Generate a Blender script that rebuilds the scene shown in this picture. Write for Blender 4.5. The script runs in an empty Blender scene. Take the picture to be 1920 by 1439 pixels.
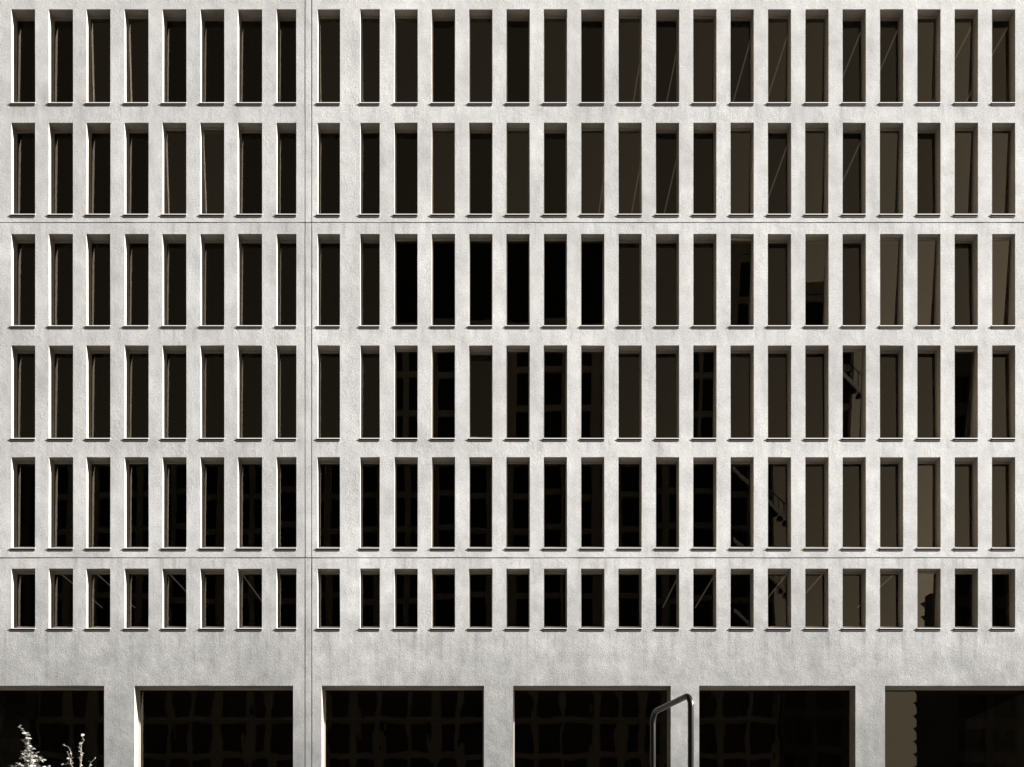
import bpy, bmesh, math, random
from mathutils import Vector, Matrix

R = math.radians
scene = bpy.context.scene
col = scene.collection
random.seed(7)

# ------------------------------------------------------------------ camera
D = 35.0                      # camera to facade, metres
F = 2040.0                    # focal length in photo pixels
S = F / D                     # photo pixels per metre on the facade
PX, PY, EYE = 940.0, 1750.0, 1.6
cd = bpy.data.cameras.new('camera')
cam = bpy.data.objects.new('camera', cd)
col.objects.link(cam)
cam.location = (0, -D, EYE)
cam.rotation_euler = (R(90), 0, 0)
cd.sensor_width = 36.0
cd.lens = F / 1920 * 36.0
cd.shift_x = (960 - PX) / 1920
cd.shift_y = (PY - 719.5) / 1920
cd.clip_end = 3000
scene.camera = cam

# ------------------------------------------------------------------ light
SUN = Vector((4.8, -1.0, 2.75)).normalized()
world = bpy.data.worlds.new('World')
scene.world = world
world.use_nodes = True
nt = world.node_tree
bg = nt.nodes['Background']
sky = nt.nodes.new('ShaderNodeTexSky')
sky.sky_type = 'NISHITA'
sky.sun_disc = False
sky.dust_density = 2.0
sky.sun_elevation = math.asin(SUN.z)
sky.sun_rotation = math.atan2(SUN.x, SUN.y)
# monochrome air: the sky keeps only its red content (deep blue overhead goes dark, as in the photograph)
bw = nt.nodes.new('ShaderNodeSeparateColor')
tint = nt.nodes.new('ShaderNodeMix'); tint.data_type = 'RGBA'; tint.blend_type = 'MULTIPLY'
tint.inputs[0].default_value = 1.0
tint.inputs[7].default_value = (1.0, 0.82, 0.58, 1)
nt.links.new(sky.outputs[0], bw.inputs[0])
gm = nt.nodes.new('ShaderNodeMath'); gm.operation = 'POWER'
gm.inputs[1].default_value = 2.0
nt.links.new(bw.outputs[0], gm.inputs[0])
cp = nt.nodes.new('ShaderNodeMath'); cp.operation = 'MINIMUM'   # added cap on the sky glow round the sun, which over-lit the wall
cp.inputs[1].default_value = 10.0
nt.links.new(gm.outputs[0], cp.inputs[0])
nt.links.new(cp.outputs[0], tint.inputs[6])
nt.links.new(tint.outputs[2], bg.inputs['Color'])
bg.inputs['Strength'].default_value = 0.0107

sd = bpy.data.lights.new('sun', 'SUN')
sd.energy = 5.0
sd.angle = R(0.5)
sd.color = (1.0, 0.985, 0.965)
so = bpy.data.objects.new('sun', sd)
col.objects.link(so)
so.rotation_euler = SUN.to_track_quat('Z', 'Y').to_euler()
so.location = (60, -40, 60)

scene.view_settings.view_transform = 'Standard'
scene.view_settings.look = 'None'
scene.view_settings.exposure = 3.33
scene.view_settings.gamma = 1.0
scene.cycles.max_bounces = 8

# ------------------------------------------------------------------ helpers
def X(px): return (px - PX) / S
def Z(py): return EYE + (PY - py) / S
def mat(name, color, rough=0.8, metal=0.0, ior=1.45):
    m = bpy.data.materials.new(name)
    m.use_nodes = True
    b = m.node_tree.nodes['Principled BSDF']
    b.inputs['Base Color'].default_value = (*color, 1)
    b.inputs['Roughness'].default_value = rough
    b.inputs['Metallic'].default_value = metal
    b.inputs['IOR'].default_value = ior
    return m

def N(m, kind, **kw):
    n = m.node_tree.nodes.new(kind)
    for k, v in kw.items():
        if k in n.inputs.keys():
            n.inputs[k].default_value = v
        else:
            setattr(n, k, v)
    return n

def L(m, a, b):
    m.node_tree.links.new(a, b)

def coords(m, scale=(1, 1, 1)):
    tc = N(m, 'ShaderNodeTexCoord')
    mp = N(m, 'ShaderNodeMapping')
    mp.inputs['Scale'].default_value = scale
    L(m, tc.outputs['Object'], mp.inputs['Vector'])
    return mp.outputs['Vector']

def noise(m, vec, scale, detail=3, rough=0.55):
    n = N(m, 'ShaderNodeTexNoise')
    n.inputs['Scale'].default_value = scale
    n.inputs['Detail'].default_value = detail
    n.inputs['Roughness'].default_value = rough
    L(m, vec, n.inputs['Vector'])
    return n.outputs['Fac']

def remap(m, v, a, b, c, d):
    n = N(m, 'ShaderNodeMapRange')
    n.inputs[1].default_value = a; n.inputs[2].default_value = b
    n.inputs[3].default_value = c; n.inputs[4].default_value = d
    L(m, v, n.inputs[0])
    return n.outputs[0]

def mul(m, a, b, op='MULTIPLY'):
    n = N(m, 'ShaderNodeMath', operation=op)
    for i, x in enumerate((a, b)):
        if isinstance(x, (int, float)):
            n.inputs[i].default_value = x
        else:
            L(m, x, n.inputs[i])
    return n.outputs[0]

def scaled_color(m, color, fac):
    n = N(m, 'ShaderNodeVectorMath', operation='SCALE')
    n.inputs[0].default_value = color
    L(m, fac, n.inputs['Scale'])
    L(m, n.outputs[0], m.node_tree.nodes['Principled BSDF'].inputs['Base Color'])

def bump(m, height, strength, dist):
    b = N(m, 'ShaderNodeBump')
    b.inputs['Strength'].default_value = strength
    b.inputs['Distance'].default_value = dist
    L(m, height, b.inputs['Height'])
    L(m, b.outputs[0], m.node_tree.nodes['Principled BSDF'].inputs['Normal'])

# weathered mineral plaster: fine trowelled grain, blotches, soiling near the street
def plaster(name, tone=(0.255, 0.2525, 0.2475)):
    m = mat(name, (0.7, 0.7, 0.69), 0.95)
    v = coords(m)
    fine = noise(m, v, 22.0, 4, 0.7)
    mid = noise(m, v, 1.7, 4, 0.6)
    big = noise(m, v, 0.16, 3, 0.5)
    streak = noise(m, coords(m, (2.2, 1, 0.35)), 1.0, 4, 0.6)
    f = mul(m, remap(m, fine, 0.3, 0.7, 0.68, 1.18), remap(m, mid, 0.3, 0.7, 0.86, 1.06))
    f = mul(m, f, remap(m, big, 0.35, 0.65, 0.90, 1.06))
    f = mul(m, f, remap(m, streak, 0.45, 0.75, 1.0, 0.88))
    # dirt splashed up the lower storeys, breaking up with the noise
    sep = N(m, 'ShaderNodeSeparateXYZ')
    L(m, coords(m), sep.inputs[0])
    h = mul(m, sep.outputs['Z'], mul(m, mid, 4.0), 'ADD')
    f = mul(m, f, remap(m, h, 8.5, 16.0, 0.50, 1.0))
    # rain streaks and grime that hang under the joints and the sill lines
    run = remap(m, noise(m, coords(m, (3.4, 1, 0.22)), 1.3, 4, 0.65), 0.50, 0.72, 0.0, 1.0)
    for zj, reach in ((Z(417), 0.9), (Z(1046), 1.0), (Z(1182), 2.0), (Z(195), .8), (Z(613), .7), (Z(824), .7)):
        below = remap(m, sep.outputs['Z'], zj - reach, zj, 0.0, 0.38)
        under = N(m, 'ShaderNodeMath', operation='LESS_THAN')
        L(m, sep.outputs['Z'], under.inputs[0]); under.inputs[1].default_value = zj
        k = mul(m, mul(m, below, run), under.outputs[0])
        f = mul(m, f, mul(m, 1.0, k, 'SUBTRACT'))
    blot = noise(m, coords(m, (0.9, 1, 0.6)), 0.9, 5, 0.7)
    f = mul(m, f, remap(m, blot, 0.54, 0.74, 1.0, 0.80))
    cloud = noise(m, coords(m, (1, 1, 0.8)), 0.55, 4, 0.55)
    f = mul(m, f, remap(m, cloud, 0.35, 0.68, 1.05, 0.86))
    spots = noise(m, v, 3.1, 2, 0.5)
    f = mul(m, f, remap(m, spots, 0.74, 0.80, 1.0, 0.75))
    # the bay left of the expansion joint is slightly darker
    f = mul(m, f, remap(m, sep.outputs['X'], (571.9 - PX) / S, (584.4 - PX) / S, 0.90, 1.0))
    scaled_color(m, tone, f)
    hsum = mul(m, mul(m, fine, 0.45), mul(m, mid, 0.9), 'ADD')
    bump(m, hsum, 0.72, 0.02)
    return m

def window_glass(name, ior, wav, wscale=0.8):
    """clear dark-tinted pane: Fresnel mirror over a see-through body"""
    m = bpy.data.materials.new(name); m.use_nodes = True
    t = m.node_tree; t.nodes.remove(t.nodes['Principled BSDF'])
    out = t.nodes['Material Output']
    tr = N(m, 'ShaderNodeBsdfTransparent'); tr.inputs[0].default_value = (.62, .60, .56, 1)
    gl = N(m, 'ShaderNodeBsdfGlossy'); gl.inputs['Roughness'].default_value = 0.002
    gl.inputs['Color'].default_value = (1.0, .95, .87, 1)
    fr = N(m, 'ShaderNodeFresnel'); fr.inputs['IOR'].default_value = ior
    geo = N(m, 'ShaderNodeNewGeometry')
    fac = mul(m, fr.outputs[0], mul(m, 1.0, geo.outputs['Backfacing'], 'SUBTRACT'))
    mx = N(m, 'ShaderNodeMixShader')
    L(m, fac, mx.inputs[0]); L(m, tr.outputs[0], mx.inputs[1]); L(m, gl.outputs[0], mx.inputs[2])
    b = N(m, 'ShaderNodeBump'); b.inputs['Strength'].default_value = 1.0; b.inputs['Distance'].default_value = wav
    L(m, noise(m, coords(m, (1.6, 1, 0.7)), wscale, 1.5, 0.45), b.inputs['Height'])
    L(m, b.outputs[0], gl.inputs['Normal'])
    L(m, mx.outputs[0], out.inputs[0])
    return m

M = {}
M['plaster'] = plaster('pale plaster')
M['reveal'] = plaster('shade toned reveal plaster', (0.225, 0.20, 0.165))  # wall plaster toned darker and browner, putting the reveals' shade into the colour
M['glass'] = window_glass('dark window glass', 1.62, 0.0007, 0.9)
M['glass_vent'] = window_glass('vent glass boosted reflection', 1.88, 0.0007, 0.9)  # reflectance raised so tilted panes mirror a brighter sky
M['glass_shop'] = window_glass('wavy shop glass', 1.62, 0.0034, 0.9)
M['glass_flat'] = window_glass('even shop glass', 1.62, 0.0006, 0.7)
M['frame'] = mat('bronze frame', (0.19, 0.17, 0.14), 0.5)
M['rail'] = mat('pale sash rail', (0.42, 0.38, 0.33), 0.5)
M['sill'] = mat('pale metal sill', (0.33, 0.32, 0.305), 0.5)
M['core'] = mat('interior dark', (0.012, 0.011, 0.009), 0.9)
M['sill_shade'] = mat('black sill shade strip', (0.004, 0.004, 0.004), 0.9)  # stands in for shadow below the sills
M['sealant'] = mat('dark joint sealant', (0.035, 0.032, 0.028), 0.8)
M['white'] = mat('white paint', (0.8, 0.78, 0.74), 0.6)
M['lamp'] = mat('ceiling light', (0.3, 0.3, 0.3), 0.6)
_b = M['lamp'].node_tree.nodes['Principled BSDF']
_b.inputs['Emission Color'].default_value = (1, .9, .75, 1)
_b.inputs['Emission Strength'].default_value = 0.011
M['steel'] = mat('black painted steel', (0.005, 0.0048, 0.0045), 0.27, 0, 1.27)
M['far_glass'] = mat('far glass', (0.004, 0.004, 0.004), 0.25, 0, 1.25)
M['roofing'] = mat('roof felt', (0.12, 0.115, 0.11), 0.9)

def speckled(name, color, scale, lo, hi, bdist=0.01):
    m = mat(name, color, 0.92)
    n = noise(m, coords(m), scale, 5, 0.65)
    n2 = noise(m, coords(m), scale * 0.05, 3)
    scaled_color(m, color, mul(m, remap(m, n, .3, .7, lo, hi), remap(m, n2, .3, .7, .85, 1.1)))
    bump(m, n, 0.3, bdist)
    return m
M['far_stone'] = speckled('far stone cladding', (0.17, 0.15, 0.115), 1.2, 0.85, 1.1)
M['far_brick'] = speckled('far dark brick', (0.05, 0.045, 0.036), 1.5, 0.8, 1.15)
M['paving'] = speckled('paving', (0.055, 0.052, 0.047), 5.0, 0.8, 1.1)
M['asphalt'] = speckled('asphalt', (0.04, 0.038, 0.035), 30.0, 0.7, 1.25)
M['kerb'] = speckled('kerb stone', (0.33, 0.31, 0.28), 12.0, 0.85, 1.1)
M['bark'] = speckled('bark', (0.07, 0.06, 0.045), 40.0, 0.7, 1.2)

lf = mat('glossy leaf', (0.34, 0.33, 0.30), 0.32)
lfb = lf.node_tree.nodes['Principled BSDF']
oi = N(lf, 'ShaderNodeNewGeometry')
scaled_color(lf, (0.095, 0.092, 0.08), remap(lf, oi.outputs['Random Per Island'], 0, 1, 0.55, 1.25))
M['leaf'] = lf

class MB:
    """collects faces into one mesh object"""
    def __init__(self):
        self.v, self.f, self.mi = [], [], []
    def face(self, pts, mi=0):
        n = len(self.v)
        self.v += [tuple(p) for p in pts]
        self.f.append(tuple(range(n, n + len(pts))))
        self.mi.append(mi)
    def box(self, x0, x1, y0, y1, z0, z1, mi=0):
        n = len(self.v)
        self.v += [(x0, y0, z0), (x1, y0, z0), (x1, y1, z0), (x0, y1, z0),
                   (x0, y0, z1), (x1, y0, z1), (x1, y1, z1), (x0, y1, z1)]
        for q in ((0, 3, 2, 1), (4, 5, 6, 7), (0, 1, 5, 4), (1, 2, 6, 5), (2, 3, 7, 6), (3, 0, 4, 7)):
            self.f.append(tuple(n + i for i in q)); self.mi.append(mi)
    def prism(self, prof, x0, x1, mi=0):
        """profile in (y, z), extruded along x"""
        n = len(self.v); k = len(prof)
        self.v += [(x0, y, z) for y, z in prof] + [(x1, y, z) for y, z in prof]
        self.f.append(tuple(n + i for i in range(k))); self.mi.append(mi)
        self.f.append(tuple(n + k + i for i in reversed(range(k)))); self.mi.append(mi)
        for i in range(k):
            j = (i + 1) % k
            self.f.append((n + i, n + k + i, n + k + j, n + j)); self.mi.append(mi)
    def add(self, other, mx, mi_off=0):
        n = len(self.v)
        self.v += [tuple(mx @ Vector(p)) for p in other.v]
        self.f += [tuple(n + i for i in q) for q in other.f]
        self.mi += [i + mi_off for i in other.mi]
    def mesh(self, name, mats):
        me = bpy.data.meshes.new(name)
        me.from_pydata(self.v, [], self.f)
        for m in mats:
            me.materials.append(m)
        me.polygons.foreach_set('material_index', self.mi)
        bm = bmesh.new(); bm.from_mesh(me)
        bmesh.ops.recalc_face_normals(bm, faces=bm.faces)
        bm.to_mesh(me); bm.free()
        me.update()
        return me

def link(name, me, parent=None, loc=(0, 0, 0), rot=(0, 0, 0)):
    o = bpy.data.objects.new(name, me)
    col.objects.link(o)
    o.location = loc; o.rotation_euler = rot
    if parent:
        o.parent = parent
    return o

def tag(o, label=None, cat=None, group=None, kind=None):
    if label: o['label'] = label
    if cat: o['category'] = cat
    if group: o['group'] = group
    if kind: o['kind'] = kind
    return o


# ------------------------------------------------------------------ the setting
def plane(name, x0, x1, y0, y1, z, m):
    b = MB(); b.face([(x0, y0, z), (x1, y0, z), (x1, y1, z), (x0, y1, z)])
    return tag(link(name, b.mesh(name, [m])), kind='structure')

plane('ground', -900, 900, -900, 900, -0.16, M['paving'])
b = MB(); b.box(-200, 200, -29.0, 0.35, -0.3, 0.0)
tag(link('pavement', b.mesh('pavement', [M['paving']])), kind='structure')
plane('road', -200, 200, -46.0, -29.3, -0.14, M['asphalt'])
b = MB(); b.box(-200, 200, -29.3, -29.004, -0.3, 0.012)
tag(link('kerb', b.mesh('kerb', [M['kerb']])), kind='structure')

# ------------------------------------------------------------------ the office building
building = link('office_building', None)
tag(building, 'pale plaster office block with rows of narrow dark windows in deep reveals', 'building')

colpx = [(21.3, 66), (91.7, 137), (162, 207), (233.6, 278.7), (304.5, 349.5), (375.7, 420.5), (446, 491.5), (518.6, 555.7),
         (595.3, 637.5), (675.5, 712)] + [(739.6 + 70.03 * k, 783.2 + 70.03 * k) for k in range(17)]
colpx = [(-49.5, -5.5)] + colpx + [(1930.3, 1974)]
rows = [(17.8, 195), (230.5, 404), (439, 613), (648, 824), (857.5, 1029.5), (1066.5, 1180)]
cols = [(X(a), X(c)) for a, c in colpx]
rowz = [(Z(c), Z(a)) for a, c in rows]                 # (bottom, top)
shops = [(-100, 195.5), (252, 549.5), (603, 907.5), (962.5, 1257.5), (1311, 1604), (1659.5, 1955)]
shopx = [(X(a), X(c)) for a, c in shops]
shop_top, shop_bot = Z(1286), 0.45
GW, GD, JD = 0.030, 0.03, 0.50
vg = [X(571.9), X(584.4)]
hg = [Z(417.6), Z(1046.3)]
XL, XR, ZT = X(-150), X(2012), Z(-110)

def wall_mesh():
    xs = {XL, XR}; zs = {0.0, ZT, shop_top, shop_bot}
    for a, c in cols + shopx: xs |= {a, c}
    for a in vg: xs |= {a - GW / 2, a + GW / 2}
    for a, c in rowz: zs |= {a, c}
    for a in hg: zs |= {a - GW / 2, a + GW / 2}
    xs, zs = sorted(xs), sorted(zs)
    nx, nz = len(xs) - 1, len(zs) - 1
    def dep(i, j):
        if i < 0 or j < 0 or i >= nx or j >= nz: return JD
        x = (xs[i] + xs[i + 1]) / 2; z = (zs[j] + zs[j + 1]) / 2
        for a, c in rowz:
            if a < z < c:
                for p, q in cols:
                    if p < x < q: return None
        if shop_bot < z < shop_top:
            for p, q in shopx:
                if p < x < q: return None
        if any(abs(x - a) < GW / 2 for a in vg) or any(abs(z - a) < GW / 2 for a in hg): return GD
        return 0.0
    b = MB()
    for i in range(nx):
        for j in range(nz):
            d = dep(i, j)
            x0, x1, z0, z1 = xs[i], xs[i + 1], zs[j], zs[j + 1]
            if d is None: continue
            b.face([(x0, d, z0), (x1, d, z0), (x1, d, z1), (x0, d, z1)], 2 if d == GD else 0)
            for (di, dj, p, q) in ((1, 0, (x1, z0), (x1, z1)), (-1, 0, (x0, z1), (x0, z0)),
                                   (0, 1, (x1, z1), (x0, z1)), (0, -1, (x0, z0), (x1, z0))):
                e = dep(i + di, j + dj)
                hole = e is None
                e = JD if e is None else e
                if e > d:
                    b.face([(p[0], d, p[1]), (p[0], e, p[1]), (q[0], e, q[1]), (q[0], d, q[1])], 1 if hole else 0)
    me = bpy.data.meshes.new('wall')
    me.from_pydata(b.v, [], b.f)
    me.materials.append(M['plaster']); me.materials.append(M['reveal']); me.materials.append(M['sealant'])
    me.polygons.foreach_set('material_index', b.mi)
    bm = bmesh.new(); bm.from_mesh(me)
    bmesh.ops.remove_doubles(bm, verts=bm.verts, dist=1e-5)
    # hand-trowelled arrises: every corner is a few millimetres off true
    hr = {}
    for vv in bm.verts:
        key = (round(vv.co.x, 3), round(vv.co.z, 3))
        if key not in hr:
            hr[key] = (rw.uniform(-.005, .005), rw.uniform(-.005, .005))
        vv.co.x += hr[key][0]; vv.co.z += hr[key][1]
    bm.to_mesh(me); bm.free()
    return me
rw = random.Random(21)
link('wall', wall_mesh(), building)
b = MB()
b.box(XL, XL + 0.4, JD + .002, 15, 0, ZT - .004); b.box(XR - 0.4, XR, JD + .002, 15, 0, ZT - .004)
b.box(XL + .4, XR - .4, 14.6, 15, 0, ZT - .004)
link('side_wall', b.mesh('side_wall', [M['plaster']]), building)
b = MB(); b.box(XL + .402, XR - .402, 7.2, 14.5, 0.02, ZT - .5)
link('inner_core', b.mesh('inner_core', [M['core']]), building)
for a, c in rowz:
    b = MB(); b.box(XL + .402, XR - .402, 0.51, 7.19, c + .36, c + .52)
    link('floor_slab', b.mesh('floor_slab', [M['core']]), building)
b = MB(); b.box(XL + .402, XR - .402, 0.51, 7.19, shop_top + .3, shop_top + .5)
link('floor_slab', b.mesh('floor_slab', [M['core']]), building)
def lamp(r, px):
    z = rowz[r][1] + .31
    b = MB(); b.box(-.018, .018, 0, 4.2, -.03, 0)
    link('ceiling_light', b.mesh('ceiling_light', [M['lamp']]), building, (X(px), 1.1, z + .03))
for r, ks in ((0, (16, 17, 19, 20, 22, 23, 25, 26)), (1, (15, 16, 17, 20, 22)), (5, (17, 18, 20, 21, 23))):
    for k in ks:
        lamp(r, colpx[k + 1][1] + 15)
for r, ks in ((5, (1, 2, 4, 6)),):
    for k in ks:
        lamp(r, colpx[k + 1][0] - 13)
b = MB(); b.box(XL + .41, XR - .41, .52, 14.55, ZT - .45, ZT - .3)
link('roof', b.mesh('roof', [M['roofing']]), building)
b = MB(); b.box(XL - .04, XR + .04, -.04, .5, ZT + .003, ZT + .06)
link('parapet_cap', b.mesh('parapet_cap', [M['sill']]), building)

# windows: every one a tilted sash (frame, pane) over a fixed sill
PIV = 0.315                    # depth of the pivot behind the wall face
def frame_mb(w, h):
    """sash frame, origin at its centre, front face at y=0"""
    b = MB()
    hw, hh = w / 2 - .004, h / 2 - .008
    st, tr, br, t = .030, .062, .165, .06
    b.box(-hw, -hw + st, 0, t, -hh, hh, 0)
    b.box(hw - st, hw, 0, t, -hh, hh, 0)
    b.box(-hw + st, hw - st, .003, t, hh - tr, hh, 0)
    b.box(-hw + st, hw - st, .003, t, -hh, -hh + br, 1)
    return b
def pane_mb(w, h):
    b = MB()
    hw, hh = w / 2 - .032, h / 2 - .008
    b.box(-hw, hw, .014, .034, -hh + .163, hh - .060)
    return b
def sill_mb(w, h):
    """sloped metal sill, origin at sash centre height, y=0 at the wall face"""
    b = MB()
    z = -h / 2
    b.prism([(-.026, z + .008), (-.001, z + .008), (-.001, z + .036), (-.026, z + .030)], -w / 2 - .012, w / 2 + .012)
    b.prism([(0, z + .002), (.46, z + .002), (.46, z + .062), (0, z + .036)], -w / 2 + .002, w / 2 - .002)
    # added black strip that thickens the sill's cast shadow under the lip
    b.prism([(-.012, z - .062), (-.001, z - .062), (-.001, z + .007), (-.012, z + .007)], -w / 2 - .012, w / 2 - .01, 1)
    return b

T1 = {2, 3, 8, 9, 10, 12, 14, 16, 18, 20, 21, 24, 25}
T2 = {4, 5, 11, 13, 15, 16, 19, 21, 23, 25, 26}
T3 = {10, 11, 12, 13, 14, 15, 19, 21, 23, 24, 26}
T4 = {10, 11, 13, 14, 15, 18, 22, 25}
T5 = {24}
T6 = {24}
TS = [T1, T2, T3, T4, T5, T6]
TOPEN = 3.5
SPECIAL = {(3, 12): -3.9, (2, 19): 6.0, (4, 24): .3, (2, 21): 4.6, (3, 25): 6.8, (1, 5): 4.3}
wins = []
rt = random.Random(3)
for r, (zb, zt) in enumerate(rowz):
    for c, (xa, xb) in enumerate(cols):
        k = c - 1
        jit = rt.uniform(-.15, .15)
        yaw = rt.uniform(-.12, .12)
        if k in TS[r]:
            tilt = {0: 2.2, 1: 3.0, 2: TOPEN if k < 20 else 4.6, 3: TOPEN, 4: 1.6, 5: 3.0}[r] + jit
        else:
            tilt = (-1.0 if r < 4 else -.7) + jit
        yaw = {(2, 21): -1.6, (3, 22): -2.6, (3, 25): 1.6}.get((r, k), yaw)
        if (r, k) in SPECIAL: tilt = SPECIAL[(r, k)]
        wins.append(dict(r=r, c=k, x=(xa + xb) / 2, z=(zb + zt) / 2, w=xb - xa, h=zt - zb,
                         tilt=R(tilt), yaw=R(yaw), open=k in TS[r], seen=0 <= k <= 26))
order = sorted([w for w in wins if w['seen']], key=lambda w: -(w['w'] * w['h'] + (0.0 if not w['open'] else .2)))
big = order[:100]
rest = [w for w in wins if w not in big]

cache = {}
def meshes(w):
    k = (round(w['w'], 3), round(w['h'], 3), w['open'])
    if k not in cache:
        cache[k] = (frame_mb(*k[:2]).mesh('window', [M['frame'], M['rail']]),
                    pane_mb(*k[:2]).mesh('pane', [M['glass_vent' if k[2] else 'glass']]),
                    sill_mb(*k[:2]).mesh('sill', [M['sill'], M['sill_shade']]))
    return cache[k]
def sash_matrix(w):
    return (Matrix.Translation((w['x'], PIV, w['z'])) @ Matrix.Rotation(w['yaw'], 4, 'Z') @ Matrix.Rotation(w['tilt'], 4, 'X'))
for w in big:
    fm, pm, sm = meshes(w)
    mx = sash_matrix(w)
    o = link('window', fm, building)
    o.matrix_local = mx
    link('pane', pm, o)
    s = link('sill', sm, o)
    s.matrix_local = mx.inverted() @ Matrix.Translation((w['x'], 0, w['z']))
    if w['open']:
        o['label'] = 'window with its sash tilted ajar in the reveal'
b = MB()
for w in rest:
    mx = sash_matrix(w)
    b.add(frame_mb(w['w'], w['h']), mx, 0)
    b.add(pane_mb(w['w'], w['h']), mx, 5 if w['open'] else 2)
    b.add(sill_mb(w['w'], w['h']), Matrix.Translation((w['x'], 0, w['z'])), 3)
o = link('window', b.mesh('windows', [M['frame'], M['rail'], M['glass'], M['sill'], M['sill_shade'], M['glass_vent']]), building)
tag(o, 'the remaining narrow windows of the lower rows with their sills', kind='stuff')

# tall ground floor glazing
for i, (xa, xb) in enumerate(shopx):
    w = xb - xa; zt = shop_top; zb = shop_bot; sy = .40
    f = MB()
    f.box(.003, .045, sy, sy + .09, 0, zt - zb - .003)
    f.box(w - .045, w - .003, sy, sy + .09, 0, zt - zb - .003)
    f.box(.045, w - .045, sy + .002, sy + .09, zt - zb - .05, zt - zb - .003)
    f.box(.045, w - .045, sy + .002, sy + .09, 0, .08)
    f.box(.045, w - .045, sy + .002, sy + .09, 3.6, 3.75)
    for k in (1, 2):
        f.box(w * k / 3 - .03, w * k / 3 + .03, sy + .002, sy + .09, .08, 3.6)
    o = link('shop_window', f.mesh('shop_window', [M['frame']]), building, (xa, 0, zb))
    p = MB(); p.box(.04, w - .04, sy + .03, sy + .05, 3.7, zt - zb - .045)
    tilt = rt.uniform(-.2, .2)
    link('pane', p.mesh('pane', [M['glass_flat' if i == 5 else 'glass_shop']]), o)
    p = MB(); p.box(.04, w - .04, sy + .03, sy + .05, .07, 3.65)
    link('pane', p.mesh('pane', [M['glass_flat' if i == 5 else 'glass_shop']]), o)
    p = MB(); p.box(-.0, w, -.03, sy + .0, -.0, .03)
    link('sill', p.mesh('sill', [M['sill']]), o, (0, 0, -.0))

# ------------------------------------------------------------------ buildings across the street (mirrored in the panes)
YF = -60.0
def far_block(name, label, x0, x1, h, bay, storey, pier, band, stone, group=None, depth=16.0, y=YF):
    e = link(name, None, None, ((x0 + x1) / 2, y, 0))
    tag(e, label, 'building', group)
    hw = (x1 - x0) / 2
    g = MB(); g.box(-hw + .1, hw - .1, -depth + .2, -.45, 0, h - .6)
    link('glazing', g.mesh('glazing', [M['far_glass']]), e)
    wl = MB()
    n = max(1, round((x1 - x0) / bay))
    rr = random.Random(int(x0 * 10) + 5)
    for k in range(n + 1):
        xx = -hw + k * (2 * hw) / n + (rr.uniform(-.45, .45) if 0 < k < n else 0)
        pw = pier * rr.uniform(.5, 1.5)
        a, c = max(-hw, xx - pw / 2), min(hw, xx + pw / 2)
        wl.box(a, c, -.45, 0, 0, h)
    z = 4.6
    while z < h - 1:
        wl.box(-hw + .02, hw - .02, -.44, -.06, z, z + band)
        z += storey
    wl.box(-hw + .02, hw - .02, -.44, -.05, h - .9, h - .002)
    wl.box(-hw, -hw + .4, -depth, -.46, 0, h); wl.box(hw - .4, hw, -depth, -.46, 0, h)
    wl.box(-hw + .4, hw - .4, -depth, -depth + .3, 0, h)
    link('wall', wl.mesh('wall', [stone]), e)
    r = MB(); r.box(-hw + .41, hw - .41, -depth + .31, -.47, h - .55, h - .3)
    link('roof', r.mesh('roof', [M['roofing']]), e)
    return e
tower = far_block('office_tower', 'dark office tower with pale piers mirrored across the tall ground floor panes', -41, 24.2, 46.4, 2.3, 3.1, .55, .5, M['far_stone'])
cr = MB(); cx = (-41 + 24.2) / 2
cr.box(-9.9 - cx, 9.3 - cx, -14, -.02, 46.41, 53.6)
link('crown', cr.mesh('crown', [M['far_glass']]), tower)
# open steel escape stair on the tower's outer corner
st = MB(); zz = 26.2
XS0, XS1 = 20.3 - cx, 25.9 - cx
while zz < 40:
    n = 12
    for k in range(n):
        xa = XS0 + (XS1 - XS0) * k / n; xb = XS0 + (XS1 - XS0) * (k + 1) / n
        za = zz + 5.2 * (1 - k / n); zb_ = zz + 5.2 * (1 - (k + 1) / n)
        # stringer segment
        st.face([(xa, .55, za), (xb, .55, zb_), (xb, .55, zb_ + .34), (xa, .55, za + .34)], 0)
        st.face([(xa, .75, za), (xa, .75, za + .34), (xb, .75, zb_ + .34), (xb, .75, zb_)], 0)
        st.face([(xa, .55, za), (xa, .75, za), (xb, .75, zb_), (xb, .55, zb_)], 0)
        st.face([(xa, .55, za + .34), (xb, .55, zb_ + .34), (xb, .75, zb_ + .34), (xa, .75, za + .34)], 0)
        st.box(xa, xb, -.04, .54, za - .42, za - .1, 1)
        st.box(xa - .03, xa + .03, .62, .68, za + .35, za + 1.5, 1)
    st.face([(XS0, .62, zz + 6.7), (XS0, .62, zz + 6.6), (XS1, .62, zz + 1.4), (XS1, .62, zz + 1.5)], 1)
    st.face([(XS0, .68, zz + 6.7), (XS1, .68, zz + 1.5), (XS1, .68, zz + 1.4), (XS0, .68, zz + 6.6)], 1)
    zz += 6.2
st.box(XS1 - .1, XS1 + .1, .3, .5, 0, 44, 1)
link('escape_stair', st.mesh('escape_stair', [M['white'], M['core']]), tower)
far_block('brick_building', 'dark block mirrored at the foot of the leftmost panes', -76, -41.4, 44.5, 3.1, 3.3, 1.1, .9, M['far_brick'])
far_block('low_building', 'lower dark block mirrored beside the pipe hoop', 24.6, 33.3, 26.0, 2.9, 3.2, .8, .7, M['far_brick'])
e = far_block('balcony_building', 'dark block with sawtooth balcony edge mirrored in the last ground floor pane', 39.9, 76, 36.5, 3.4, 3.0, 1.2, 1.0, M['far_brick'], None, 3.0)
hw = (76 - 39.9) / 2
ann = MB(); ann.box(37.05 - 57.95, -hw - .003, -1.2, -.05, 0, 25.0)
link('annexe', ann.mesh('annexe', [M['far_brick']]), e)
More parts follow.
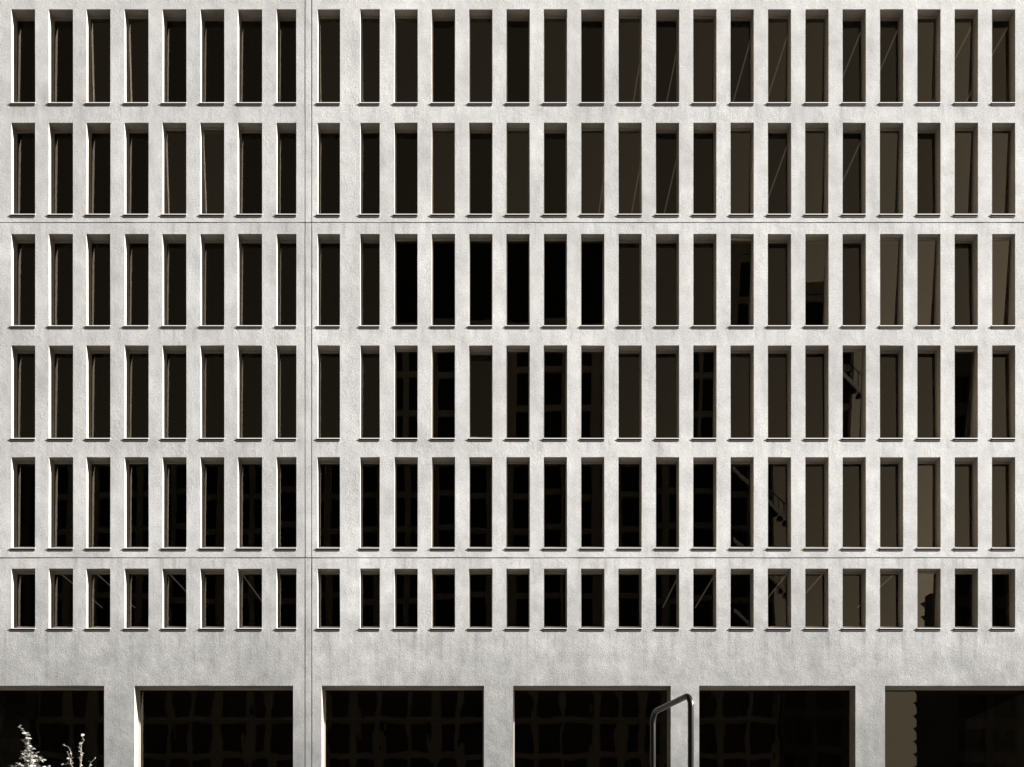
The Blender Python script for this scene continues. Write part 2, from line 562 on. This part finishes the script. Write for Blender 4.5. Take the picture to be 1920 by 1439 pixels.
x0 = 37.05 - 57.95
sw = MB(); z = 2.2
while z < 24:
    prof = [(x0 - .003, z), (x0 - .003, z + .62), (x0 - .5, z + .62)]
    a = [(x, -.06, zz) for x, zz in prof]; c = [(x, -.7, zz) for x, zz in prof]
    sw.face(a); sw.face(c[::-1])
    for q in range(3):
        sw.face([a[q], a[(q + 1) % 3], c[(q + 1) % 3], c[q]])
    z += 1.13
link('balcony', sw.mesh('balcony', [M['far_brick']]), e)

# ------------------------------------------------------------------ pipe hoop in front of the facade
def tube(path, radius, seg=20, cap=True):
    """smooth swept tube along a list of points"""
    b = MB(); pts = [Vector(p) for p in path]
    rings = []
    up = None
    for i, p in enumerate(pts):
        t = (pts[min(i + 1, len(pts) - 1)] - pts[max(i - 1, 0)]).normalized()
        if up is None:
            up = t.orthogonal().normalized()
        up = (up - t * up.dot(t)).normalized()
        bi = t.cross(up)
        rad = radius[i] if isinstance(radius, (list, tuple)) else radius
        rings.append([p + (up * math.cos(a) + bi * math.sin(a)) * rad for a in [2 * math.pi * k / seg for k in range(seg)]])
    for ring in rings: b.v += [tuple(q) for q in ring]
    for i in range(len(rings) - 1):
        for k in range(seg):
            b.f.append((i * seg + k, i * seg + (k + 1) % seg, (i + 1) * seg + (k + 1) % seg, (i + 1) * seg + k)); b.mi.append(0)
    if cap:
        b.f.append(tuple(range(seg))); b.mi.append(0)
        b.f.append(tuple(range((len(rings) - 1) * seg, len(rings) * seg))); b.mi.append(0)
    return b
def smooth(me):
    me.polygons.foreach_set('use_smooth', [True] * len(me.polygons)); return me

pr = Vector((2.09, -23.0, 0)); pl = Vector((1.81, -22.0, 0))
mid = (pr + pl) / 2
hoop = link('pipe_hoop', None, None, mid)
tag(hoop, 'tall black steel pipe bent into a hoop with two legs', 'pipe')
zt = 4.235; rb = .13
d = (pr - pl).normalized()
def arc(c, a0, a1, base, dirv):
    out = []
    for k in range(9):
        a = a0 + (a1 - a0) * k / 8
        out.append(c + dirv * (math.cos(a) * rb) + Vector((0, 0, math.sin(a) * rb)))
    return out
path = [pl - mid + Vector((0, 0, .01)), pl - mid + Vector((0, 0, zt - rb - .02))]
path += arc(pl - mid + d * rb + Vector((0, 0, zt - rb)), math.pi, math.pi / 2, None, d)
path += arc(pr - mid - d * rb + Vector((0, 0, zt - rb)), math.pi / 2, 0, None, d)
path += [pr - mid + Vector((0, 0, zt - rb - .02)), pr - mid + Vector((0, 0, .01))]
link('pipe', smooth(tube(path, .0335, 24).mesh('pipe', [M['steel']])), hoop)
for q in (pl, pr):
    bm_ = tube([(0, 0, .001), (0, 0, .016)], .085, 24)
    link('base_flange', bm_.mesh('base_flange', [M['steel']]), hoop, q - mid)

# ------------------------------------------------------------------ plants
PD = 14.0
def P3(px, py, dy=0.0):
    dist = PD + dy
    return Vector(((px - PX) / F * dist, -D + dist, EYE + (PY - py) / F * dist))
def leaf(b, base, direction, size, rnd):
    d = direction.normalized()
    n = Vector((rnd.uniform(-.6, .8), rnd.uniform(-.9, .3), rnd.uniform(.2, 1))).normalized()
    s = d.cross(n).normalized(); n = s.cross(d)
    fold = rnd.uniform(.1, .35); curl = rnd.uniform(.0, .3)
    prof = [(0, 0), (.25, .36), (.55, .42), (.82, .22), (1, 0)]
    mids = [base + d * (t * size) - n * (curl * t * t * size) for t, _ in prof]
    for sg in (-1, 1):
        edge = [mids[i] + s * (sg * w * size) + n * (w * fold * size) for i, (t, w) in enumerate(prof)]
        for i in range(4):
            q = [mids[i], mids[i + 1], edge[i + 1], edge[i]]
            if i == 0: q = [mids[0], mids[1], edge[1]]
            if i == 3: q = [mids[3], mids[4], edge[3]]
            n0 = len(b.v); b.v += [tuple(p) for p in q]; b.f.append(tuple(range(n0, n0 + len(q)))); b.mi.append(0)

def shoots(label, base_px, paths, spacing, size, seed, cat, perside=1, low=()):
    rnd = random.Random(seed)
    root = P3(*base_px); root.z = 0
    e = link('young_tree', None, None, root)
    tag(e, label, cat)
    st = MB(); lv = MB()
    allp = []
    for pth in paths:
        pts = [P3(a, c, dy) - root for a, c, dy in pth]
        allp.append(pts)
    # every shoot runs on down to the common trunk
    top = Vector((0, 0, 2.2))
    tr = tube([Vector((0, 0, -.02)), Vector((.02, .01, 1.0)), top, top + Vector((.01, 0, .5))], [.035, .028, .022, .012], 10)
    link('trunk', smooth(tr.mesh('trunk', [M['bark']])), e)
    for pts in allp:
        tip = pts[0]; full = list(pts)
        end = full[-1]
        full += [end.lerp(top, .35) + Vector((rnd.uniform(-.03, .03), 0, 0)), end.lerp(top, .7), top]
        # refine
        fine = []
        for i in range(len(full) - 1):
            for k in range(6):
                fine.append(full[i].lerp(full[i + 1], k / 6))
        fine.append(full[-1])
        rad = [.0022 + .009 * i / len(fine) for i in range(len(fine))]
        st.add(tube(fine, rad, 6), Matrix.Identity(4))
        dist = 0; side = 1; ang = rnd.uniform(0, 6)
        for i in range(len(fine) - 1):
            seg = fine[i + 1] - fine[i]; L_ = seg.length; t = 0
            while dist <= L_ - t + 1e-9:
                t += dist; dist = spacing * rnd.uniform(.7, 1.3)
                p = fine[i] + seg * (t / L_)
                for _ in range(perside):
                    ang += 2.4
                    out = Vector((math.cos(ang), math.sin(ang) * .8, rnd.uniform(-.1, .55)))
                    leaf(lv, p, out, size * rnd.uniform(.65, 1.2), rnd)
            dist -= (L_ - t)
            if dist < 0: dist = 0
    link('branches', smooth(st.mesh('branches', [M['bark']])), e)
    o = link('foliage', lv.mesh('foliage', [M['leaf']]), e)
    return e

shoots('dense leafy young tree rising in front of the leftmost dark opening', (57, 1500),
       [[(35, 1362, 0), (44, 1371, 0), (50, 1378, .03), (54, 1400, .05), (56, 1440, .05)],
        [(50, 1376, -.1), (54, 1392, -.1), (52, 1420, -.1), (54, 1450, -.1)],
        [(82, 1428, .2), (70, 1418, .15), (60, 1420, .1), (56, 1450, .05)],
        [(68, 1412, -.1), (60, 1420, -.1), (56, 1450, 0)],
        [(42, 1388, -.1), (50, 1396, -.1), (54, 1425, 0), (56, 1450, 0)],
        [(38, 1424, -.2), (47, 1420, -.1), (54, 1440, 0)],
        [(26, 1437, .1), (40, 1440, .1), (52, 1455, 0)],
        [(88, 1440, .1), (74, 1436, .1), (62, 1450, 0)],
        [(64, 1432, 0), (60, 1445, 0), (57, 1470, 0)],
        [(74, 1420, .3), (68, 1430, .2), (60, 1450, .1)], [(44, 1410, .2), (50, 1425, .1), (55, 1455, 0)],
        [(34, 1432, .3), (44, 1438, .2), (53, 1460, .1)], [(60, 1400, -.3), (58, 1415, -.2), (56, 1445, -.1)],
        [(20, 1436, -.1), (34, 1445, -.1), (50, 1460, 0)]],
       .034, .050, 11, 'tree', 2)
shoots('sparse slender young tree with small leaves, right of the denser one', (148, 1500),
       [[(152, 1380, 0), (158, 1388, 0), (152, 1396, 0), (153, 1420, 0), (150, 1450, 0)],
        [(118, 1396, .1), (128, 1401, .1), (134, 1412, .05), (132, 1435, 0), (143, 1460, 0)],
        [(148, 1394, -.1), (151, 1406, -.1), (150, 1440, 0)],
        [(178, 1423, .1), (170, 1430, .1), (166, 1442, .1), (153, 1465, 0)],
        [(120, 1434, -.1), (132, 1432, -.1), (142, 1447, 0)],
        [(126, 1410, 0), (131, 1422, 0), (133, 1440, 0)]],
       .05, .042, 5, 'tree', 1)
